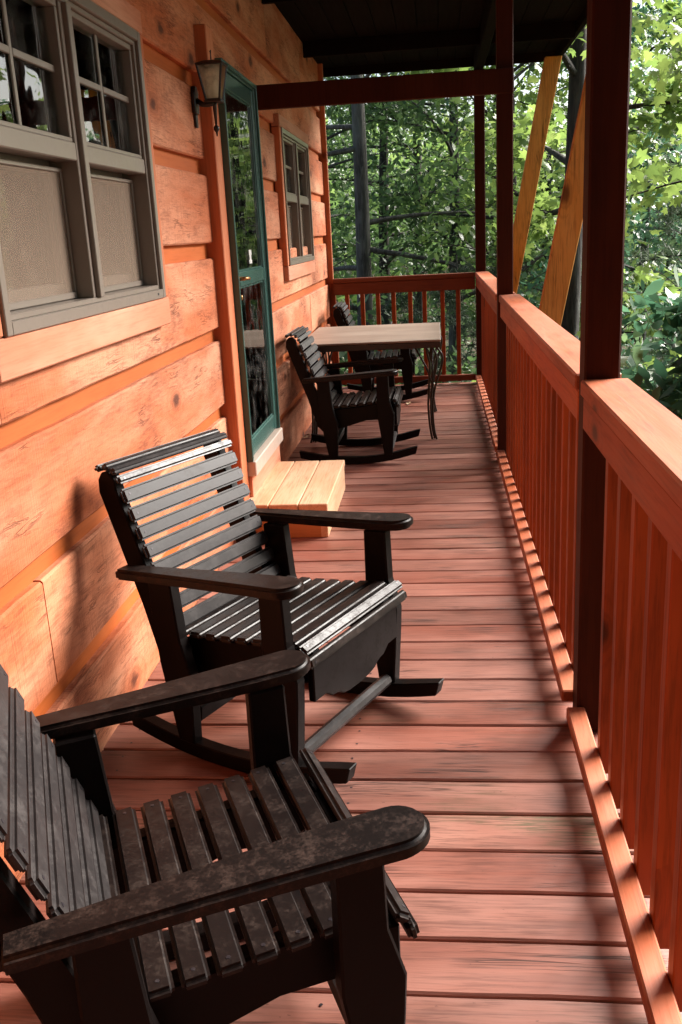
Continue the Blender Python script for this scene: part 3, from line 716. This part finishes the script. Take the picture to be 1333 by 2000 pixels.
# ================================================================== TREES
LEAF = {}
def tri_template(v, f): return np.array(v, float), np.array(f, int)
a_ = [90, 60, 38, 14, -12, -50, -90+12]
mp_ = []
for ang, r in ((-90, .18), (-62, .30), (-20, .46), (2, .30), (28, .56), (58, .32), (90, .66), (122, .32), (152, .56), (178, .30), (200, .46), (242, .30)):
    mp_.append((r*math.cos(R(ang)), r*math.sin(R(ang))+.1, -.10*abs(math.cos(R(ang)))*r/.5))
LEAF['maple'] = tri_template([(0, .05, .03)]+mp_, [(0, i+1, (i+1) % 12+1) for i in range(12)])
LEAF['oval'] = tri_template([(0, -.5, 0), (.22, -.15, -.05), (.20, .2, -.06), (0, .55, -.04), (-.20, .2, -.06), (-.22, -.15, -.05)], [(0, 1, 5), (1, 2, 4), (1, 4, 5), (2, 3, 4)])
LEAF['diamond'] = tri_template([(0, -.5, 0), (.26, 0, -.07), (0, .5, 0), (-.26, 0, -.07)], [(0, 1, 2), (0, 2, 3)])
nd = []; nf = []
for k in range(9):
    az = k*2*math.pi/9*1.7; el = -.2+.9*((k*5) % 9)/9
    d = np.array([math.cos(az)*math.cos(el), math.sin(az)*math.cos(el), math.sin(el)]); s_ = np.array([-math.sin(az), math.cos(az), 0])*.022
    b = len(nd); nd += [tuple(-s_), tuple(s_), tuple(d*.55)]; nf.append((b, b+1, b+2))
LEAF['needle'] = tri_template(nd, nf)

def leaves(name, P, size, shape, mat, parent, up=.6, var=.5, kind=None):
    P = np.asarray(P)
    W_ = P+(np.array(parent.location) if parent is not None else 0)      # no leaf grows inside the porch
    P = P[~((W_[:, 0] < 1.25) & (W_[:, 1] < 9.35) & (W_[:, 2] > -.6) & (W_[:, 2] < 3.2))]; N = len(P); T, F = LEAF[shape]; k = len(T)
    nrm = rng.normal(size=(N, 3))*(1-up) + np.array([.0, -.0, 1.0])*up; nrm /= np.linalg.norm(nrm, axis=1)[:, None]
    tang = rng.normal(size=(N, 3)); tang[:, 2] -= .5
    tang -= nrm*(tang*nrm).sum(1)[:, None]; tang /= np.linalg.norm(tang, axis=1)[:, None]
    bi = np.cross(tang, nrm); s = size*(1+var*rng.uniform(-1, 1, N))
    V = (T[None, :, 0, None]*bi[:, None, :]+T[None, :, 1, None]*tang[:, None, :]+T[None, :, 2, None]*nrm[:, None, :])*s[:, None, None]+P[:, None, :]
    FF = (F[None]+(np.arange(N)*k)[:, None, None]).reshape(-1, 3)
    me = bpy.data.meshes.new(name); me.vertices.add(N*k); me.vertices.foreach_set('co', V.astype(np.float32).ravel())
    nt = len(FF); me.loops.add(nt*3); me.loops.foreach_set('vertex_index', FF.astype(np.int32).ravel())
    me.polygons.add(nt); me.polygons.foreach_set('loop_start', np.arange(0, nt*3, 3, dtype=np.int32)); me.polygons.foreach_set('loop_total', np.full(nt, 3, dtype=np.int32))
    me.update(); me.validate(); me.materials.append(mat)
    o = link(name, me, mat, parent)
    return o
LM = dict(
    dark=leaf_mat('leaf_deep_green', (.036, .080, .026), (.07, .145, .045), (.11, .19, .06), .48),
    mid=leaf_mat('leaf_mid_green', (.05, .105, .025), (.09, .175, .040), (.135, .215, .055), .48),
    lime=leaf_mat('leaf_lime', (.085, .155, .032), (.145, .235, .048), (.20, .29, .07), .52),
    teal=leaf_mat('leaf_blue_green', (.04, .11, .065), (.075, .17, .10), (.14, .24, .10), .42, rough=.28),
    pine=leaf_mat('pine_needles', (.030, .055, .028), (.055, .09, .045), (.09, .125, .065), .25, rough=.6))
BK = dict(grey=bark_mat('grey_bark', (.03, .026, .022), (.10, .092, .085)), dark=bark_mat('dark_bark', (.012, .010, .008), (.05, .04, .032)))

def tree(label, base, H, r0, lean=(0, 0), nb=14, h0=.3, blen=2.2, bel=(.0, .6), shape='oval', size=.10, lpt=40, ntw=7, spread=.22, leafm='mid', bark='grey', seed=0, group='woodland trees beyond the porch', name='tree', cat='tree', fork=None, droop=.15, dead=0, up=.55):
    rs = np.random.default_rng(seed); bx, by = base; bz = float(gh(np.array(bx), np.array(by)))-.1
    t_ = empty(name, (bx, by, bz), 0, label, cat, group)
    mb = MB(); tp = []; n = 14; wx, wy = rs.uniform(-.06, .06, 2)
    for i in range(n+1):
        f = i/n; tp.append(Vector((lean[0]*f*H+wx*math.sin(f*5+seed), lean[1]*f*H+wy*math.sin(f*4+seed*2), f*H)))
    mb.tube(tp, [r0*(1.25 if i == 0 else 1)*(1-.72*i/n) for i in range(n+1)], 10)
    pts = []
    def trunk_at(f):
        g = f*n; i = min(int(g), n-1); return tp[i].lerp(tp[i+1], g-i)
    for b in range(nb):
        f = h0+(1-h0)*(b+rs.uniform(0, 1))/nb; f = min(f, .985); p0 = trunk_at(f)
        az = rs.uniform(0, 2*math.pi); el = rs.uniform(*bel); L = blen*(1.1-.65*(f-h0)/(1-h0))*rs.uniform(.6, 1.15)
        d = Vector((math.cos(az)*math.cos(el), math.sin(az)*math.cos(el), math.sin(el)))
        side = Vector((-math.sin(az), math.cos(az), 0)); cw = rs.uniform(-.25, .25)
        bp_ = [p0+d*L*u+side*cw*L*u*u-Vector((0, 0, droop*L*u*u)) for u in np.linspace(0, 1, 6)]
        rb = r0*(1-.72*f)*.42
        mb.tube(bp_, [max(rb*(1-.85*u), .004) for u in np.linspace(0, 1, 6)], 5, False)
        isdead = b < dead
        for w in range(ntw):
            u = rs.uniform(.25, 1.0); g = u*5; i = min(int(g), 4); q0 = bp_[i].lerp(bp_[i+1], g-i)
            td = (d*rs.uniform(.2, 1)+side*rs.uniform(-1.2, 1.2)+Vector((0, 0, rs.uniform(-.35, .5)))).normalized(); tl = L*rs.uniform(.16, .38)
            q1 = q0+td*tl*.55; q2 = q1+td*tl*.45-Vector((0, 0, .12*tl))
            mb.tube([q0, q1, q2], [max(rb*.22, .003), max(rb*.15, .0025), .0015], 4, False)
            m_ = 0 if isdead else lpt
            if m_:
                uu = rs.uniform(.15, 1.1, m_)[:, None]; base_ = np.array(q0)+(np.array(q2)-np.array(q0))*uu
                pts.append(base_+rs.normal(size=(m_, 3))*spread*np.array([1, 1, .6]))
    mb.build('trunk', BK[bark], t_, True)
    if pts: leaves('crown', np.concatenate(pts), size, shape, LM[leafm], t_, up)
    return t_
def pol(az, d): return (d*math.sin(R(az)), d*math.cos(R(az)))
# the trees one can single out
tree('slim grey trunk with bare side limbs beyond the end railing', pol(-4.6, 13.5), 11, .135, (.012, 0), nb=26, h0=.12, blen=3.0, bel=(-.15, .25), lpt=10, ntw=9, spread=.13, size=.12, leafm='teal', seed=3, dead=12)
tree('dark furrowed trunk between the two yellow pine braces', pol(7.35, 11.2), 9.5, .165, (.012, 0), nb=16, h0=.42, blen=2.4, lpt=45, leafm='lime', bark='dark', shape='maple', size=.13, spread=.22, seed=5)
tree('pale thin trunk close to the cabin corner', pol(-6.6, 17), 11, .10, (-.005, 0), nb=14, h0=.3, blen=2.0, lpt=30, leafm='dark', seed=8)
tree('maple with broad bright leaves hanging beside the thick post', (2.6, 7.7), 5.4, .085, (-.03, -.03), nb=30, h0=.16, blen=2.1, bel=(-.25, .45), shape='maple', size=.098, lpt=22, ntw=8, spread=.16, leafm='lime', bark='dark', seed=21, up=.45)
tree('young tree with blue-green glossy leaves low beside the railing', (2.75, 7.6), 3.6, .05, (-.03, 0), nb=22, h0=.25, blen=1.5, bel=(-.2, .5), shape='oval', size=.15, lpt=18, ntw=8, spread=.15, leafm='teal', bark='dark', seed=22, up=.5)
specs = [(-7.5, 22, 10, 'dark', 'mid-size leafy'), (-3.0, 19, 9, 'dark', 'bushy'), (-1.0, 24, 12, 'dark', 'tall shadowy'), (1.0, 17.5, 9, 'dark', 'broad-crowned'), (3.4, 22, 11, 'lime', 'bright sunlit'), (4.6, 15, 8, 'mid', 'slender leafy'),
         (6.2, 19, 11, 'lime', 'pale-leaved'), (8.6, 17, 10, 'lime', 'yellow-green'), (10.2, 21, 12, 'mid', 'dense green'), (11.6, 15, 5.0, 'teal', 'blue-green'), (13.2, 18, 7.4, 'teal', 'taller blue-green'), (15.5, 23, 5.6, 'mid', 'round-crowned'),
         (18.5, 22, 5.5, 'lime', 'spreading'), (23, 34, 5.5, 'mid', 'distant rounded'), (-11, 20, 11, 'dark', 'hidden shadowy'), (29, 38, 6, 'mid', 'far low'), (34, 40, 10, 'dark', 'far dark'), (44, 44, 9, 'mid', 'far pale'), (56, 46, 9, 'dark', 'far leafy'), (70, 40, 9, 'mid', 'far side'), (92, 24, 9, 'dark', 'side-on')]
rear_blockers = [(104, 9, 10), (118, 6.5, 9), (131, 7.5, 10), (143, 5.5, 9), (155, 8, 10), (166, 6.5, 10), (176, 9.5, 11), (186, 11, 11)]  # unseen trees added close behind the camera to block sky light from there
where = ['half hidden by the cabin corner', 'left of centre beyond the end railing', 'right behind the slim grey trunk', 'in the middle beyond the end railing', 'behind the corner post', 'just left of the far pine brace', 'between the two pine braces', 'right behind the dark furrowed trunk', 'behind the thick post', 'right of the thick post', 'in the upper right corner', 'at the right edge',
         'beyond the right edge', 'mirrored in the near window', 'behind the cabin', 'out across the valley', 'on the far slope', 'on the valley side', 'low on the valley side', 'on the open side', 'level with the porch']
for i, (az, d, H, lm, w) in enumerate(specs):
    tree(f'{w} woodland tree {where[i]}', pol(az, d), H, .10+.004*H, (rng.uniform(-.02, .02), 0), nb=17, h0=.20, blen=2.6, bel=(-.1, .6), lpt=(52 if az < 2 else 44 if d < 30 else 34), ntw=8, spread=.30, size=(.112 if d < 30 else .26), shape='oval' if d < 20 else 'diamond', leafm=lm, bark='dark' if i % 3 else 'grey', seed=40+i, droop=.1)
for i, (az, d, H) in enumerate(rear_blockers):
    tree('unseen dense dark tree added behind the viewer to block sky light', pol(az, d), H, .15, (0, 0), nb=20, h0=.15, blen=3.0, bel=(-.2, .5), lpt=48, ntw=8, spread=.42, size=.34, shape='diamond', leafm='dark', bark='dark', seed=140+i, group='unseen trees added behind the viewer to block sky light')
def sapling(label, base, H, seed, w=1.1):
    """young pine: whorls of drooping needle sprays"""
    rs = np.random.default_rng(seed); bz = float(gh(np.array(base[0]), np.array(base[1])))-.1
    t_ = empty('pine_sapling', (*base, bz), 0, label, 'pine', 'young pines under the trees'); mb = MB()
    mb.tube([(0, 0, 0), (.02, 0, H*.5), (0, .02, H)], [.045, .03, .006], 7); P = []
    for k in range(int(H*9)):
        z = H*(.1+.88*k/(H*9)); f = 1-z/H; L = w*(.15+.85*f)*rs.uniform(.7, 1.1); az = rs.uniform(0, 6.28)
        e = Vector((math.cos(az)*L, math.sin(az)*L, L*rs.uniform(-.05, .35))); mb.tube([(0, 0, z), e*.5+Vector((0, 0, z)), e+Vector((0, 0, z-.06))], [.009, .006, .002], 4, False)
        u = rs.uniform(.15, 1.05, 26)[:, None]; P.append(np.array([0, 0, z])+np.array(e)*u+rs.normal(size=(26, 3))*.055)
    mb.build('trunk', BK['dark'], t_, True); leaves('crown', np.concatenate(P), .20, 'needle', LM['pine'], t_, .3); return t_
sapling('soft grey-green young pine behind the end railing near the corner post', pol(1.2, 12.0), 3.6, 90, 1.25)
sapling('soft young pine left of centre behind the end railing', pol(-1.6, 13.5), 3.2, 91, 1.1)
sapling('hazy pine with grey needles right of the thick post', pol(13.8, 10.5), 4.6, 92, 1.5)
sapling('small pine between beam post and corner post', pol(3.6, 13.2), 3.5, 93, 1.0)
def shrub(label, base, r, h, lm, shape, size, n, seed):
    rs = np.random.default_rng(seed); bz = float(gh(np.array(base[0]), np.array(base[1])))-.05
    t_ = empty('shrub', (*base, bz), 0, label, 'shrub', 'understorey shrubs below the deck'); mb = MB(); P = []
    for k in range(16):
        az = rs.uniform(0, 6.28); q = Vector((math.cos(az)*r*rs.uniform(.3, 1), math.sin(az)*r*rs.uniform(.3, 1), h*rs.uniform(.55, 1)))
        mb.tube([(0, 0, 0), q*.5+Vector((0, 0, h*.1)), q], [.018, .011, .003], 5, False)
        u = rs.uniform(.3, 1.08, n//16)[:, None]; P.append(np.array(q)*u+rs.normal(size=(n//16, 3))*np.array([.2, .2, .14])*r)
    mb.build('stems', BK['dark'], t_); leaves('crown', np.concatenate(P), size, shape, LM[lm], t_, .55); return t_
sh = [(-5.5, 11.5, 1.3, 2.2, 'dark', 'oval', .12, 'dark shrub beyond the end railing beside the cabin corner'), (-2.8, 12.2, 1.3, 2.0, 'mid', 'oval', .11, 'green shrub seen through the left end balusters'), (-.5, 11.2, 1.2, 1.6, 'dark', 'oval', .12, 'dark shrub seen through the middle end balusters'),
      (1.9, 11.6, 1.2, 1.7, 'mid', 'maple', .11, 'broad-leaved shrub seen through the right end balusters'), (5.2, 10.5, 1.2, 2.4, 'dark', 'oval', .12, 'shadowed shrub below the far pine brace'), (8.9, 9.0, 1.1, 2.4, 'lime', 'maple', .12, 'leafy shrub below the near pine brace'),
      (11.5, 8.6, 1.2, 2.3, 'lime', 'maple', .12, 'bright shrub right of the thick post'), (15.5, 6.6, 1.1, 2.0, 'lime', 'maple', .10, 'low green shrub over the near railing cap'), (14.0, 9.5, 1.3, 2.4, 'teal', 'oval', .12, 'blue-green shrub at the right edge'),
      (18.5, 7.8, 1.3, 2.2, 'lime', 'maple', .12, 'bright shrub just outside the right edge'), (-8.5, 13, 1.4, 2.6, 'dark', 'oval', .13, 'dark shrub behind the cabin corner')]
for i, (az, d, r, h, lm, shp, sz, lab) in enumerate(sh): shrub(lab, pol(az, d), r, h, lm, shp, sz, 2600 if shp == 'oval' else 1700, 200+i)
# the wood far behind, one mass
P = []
for k in range(650):
    az = rng.uniform(-16, 20); d = rng.uniform(27, 60); x, y = pol(az, d); z0 = float(gh(np.array(x), np.array(y)))
    h = rng.uniform(0, 1)**1.3*(5.0 if az < 9 else 4.0)
    P.append(np.array([x, y, z0+h])+rng.normal(size=(60, 3))*np.array([.9, .9, .6]))
o = leaves('distant_wood', np.concatenate(P), .36, 'diamond', LM['mid'], None, .5); tag(o, 'far mass of green woodland foliage on the rising slope', 'woodland', kind='stuff')
P = []
for k in range(1500):
    az = rng.uniform(-14, 30); d = rng.uniform(9.8, 30); x, y = pol(az, d); z0 = float(gh(np.array(x), np.array(y)))
    P.append(np.array([x, y, z0+.18])+rng.normal(size=(22, 3))*np.array([.28, .28, .12]))
o = leaves('undergrowth', np.concatenate(P), .12, 'oval', LM['dark'], None, .6); tag(o, 'low green undergrowth covering the forest floor below the deck', 'undergrowth', kind='stuff')
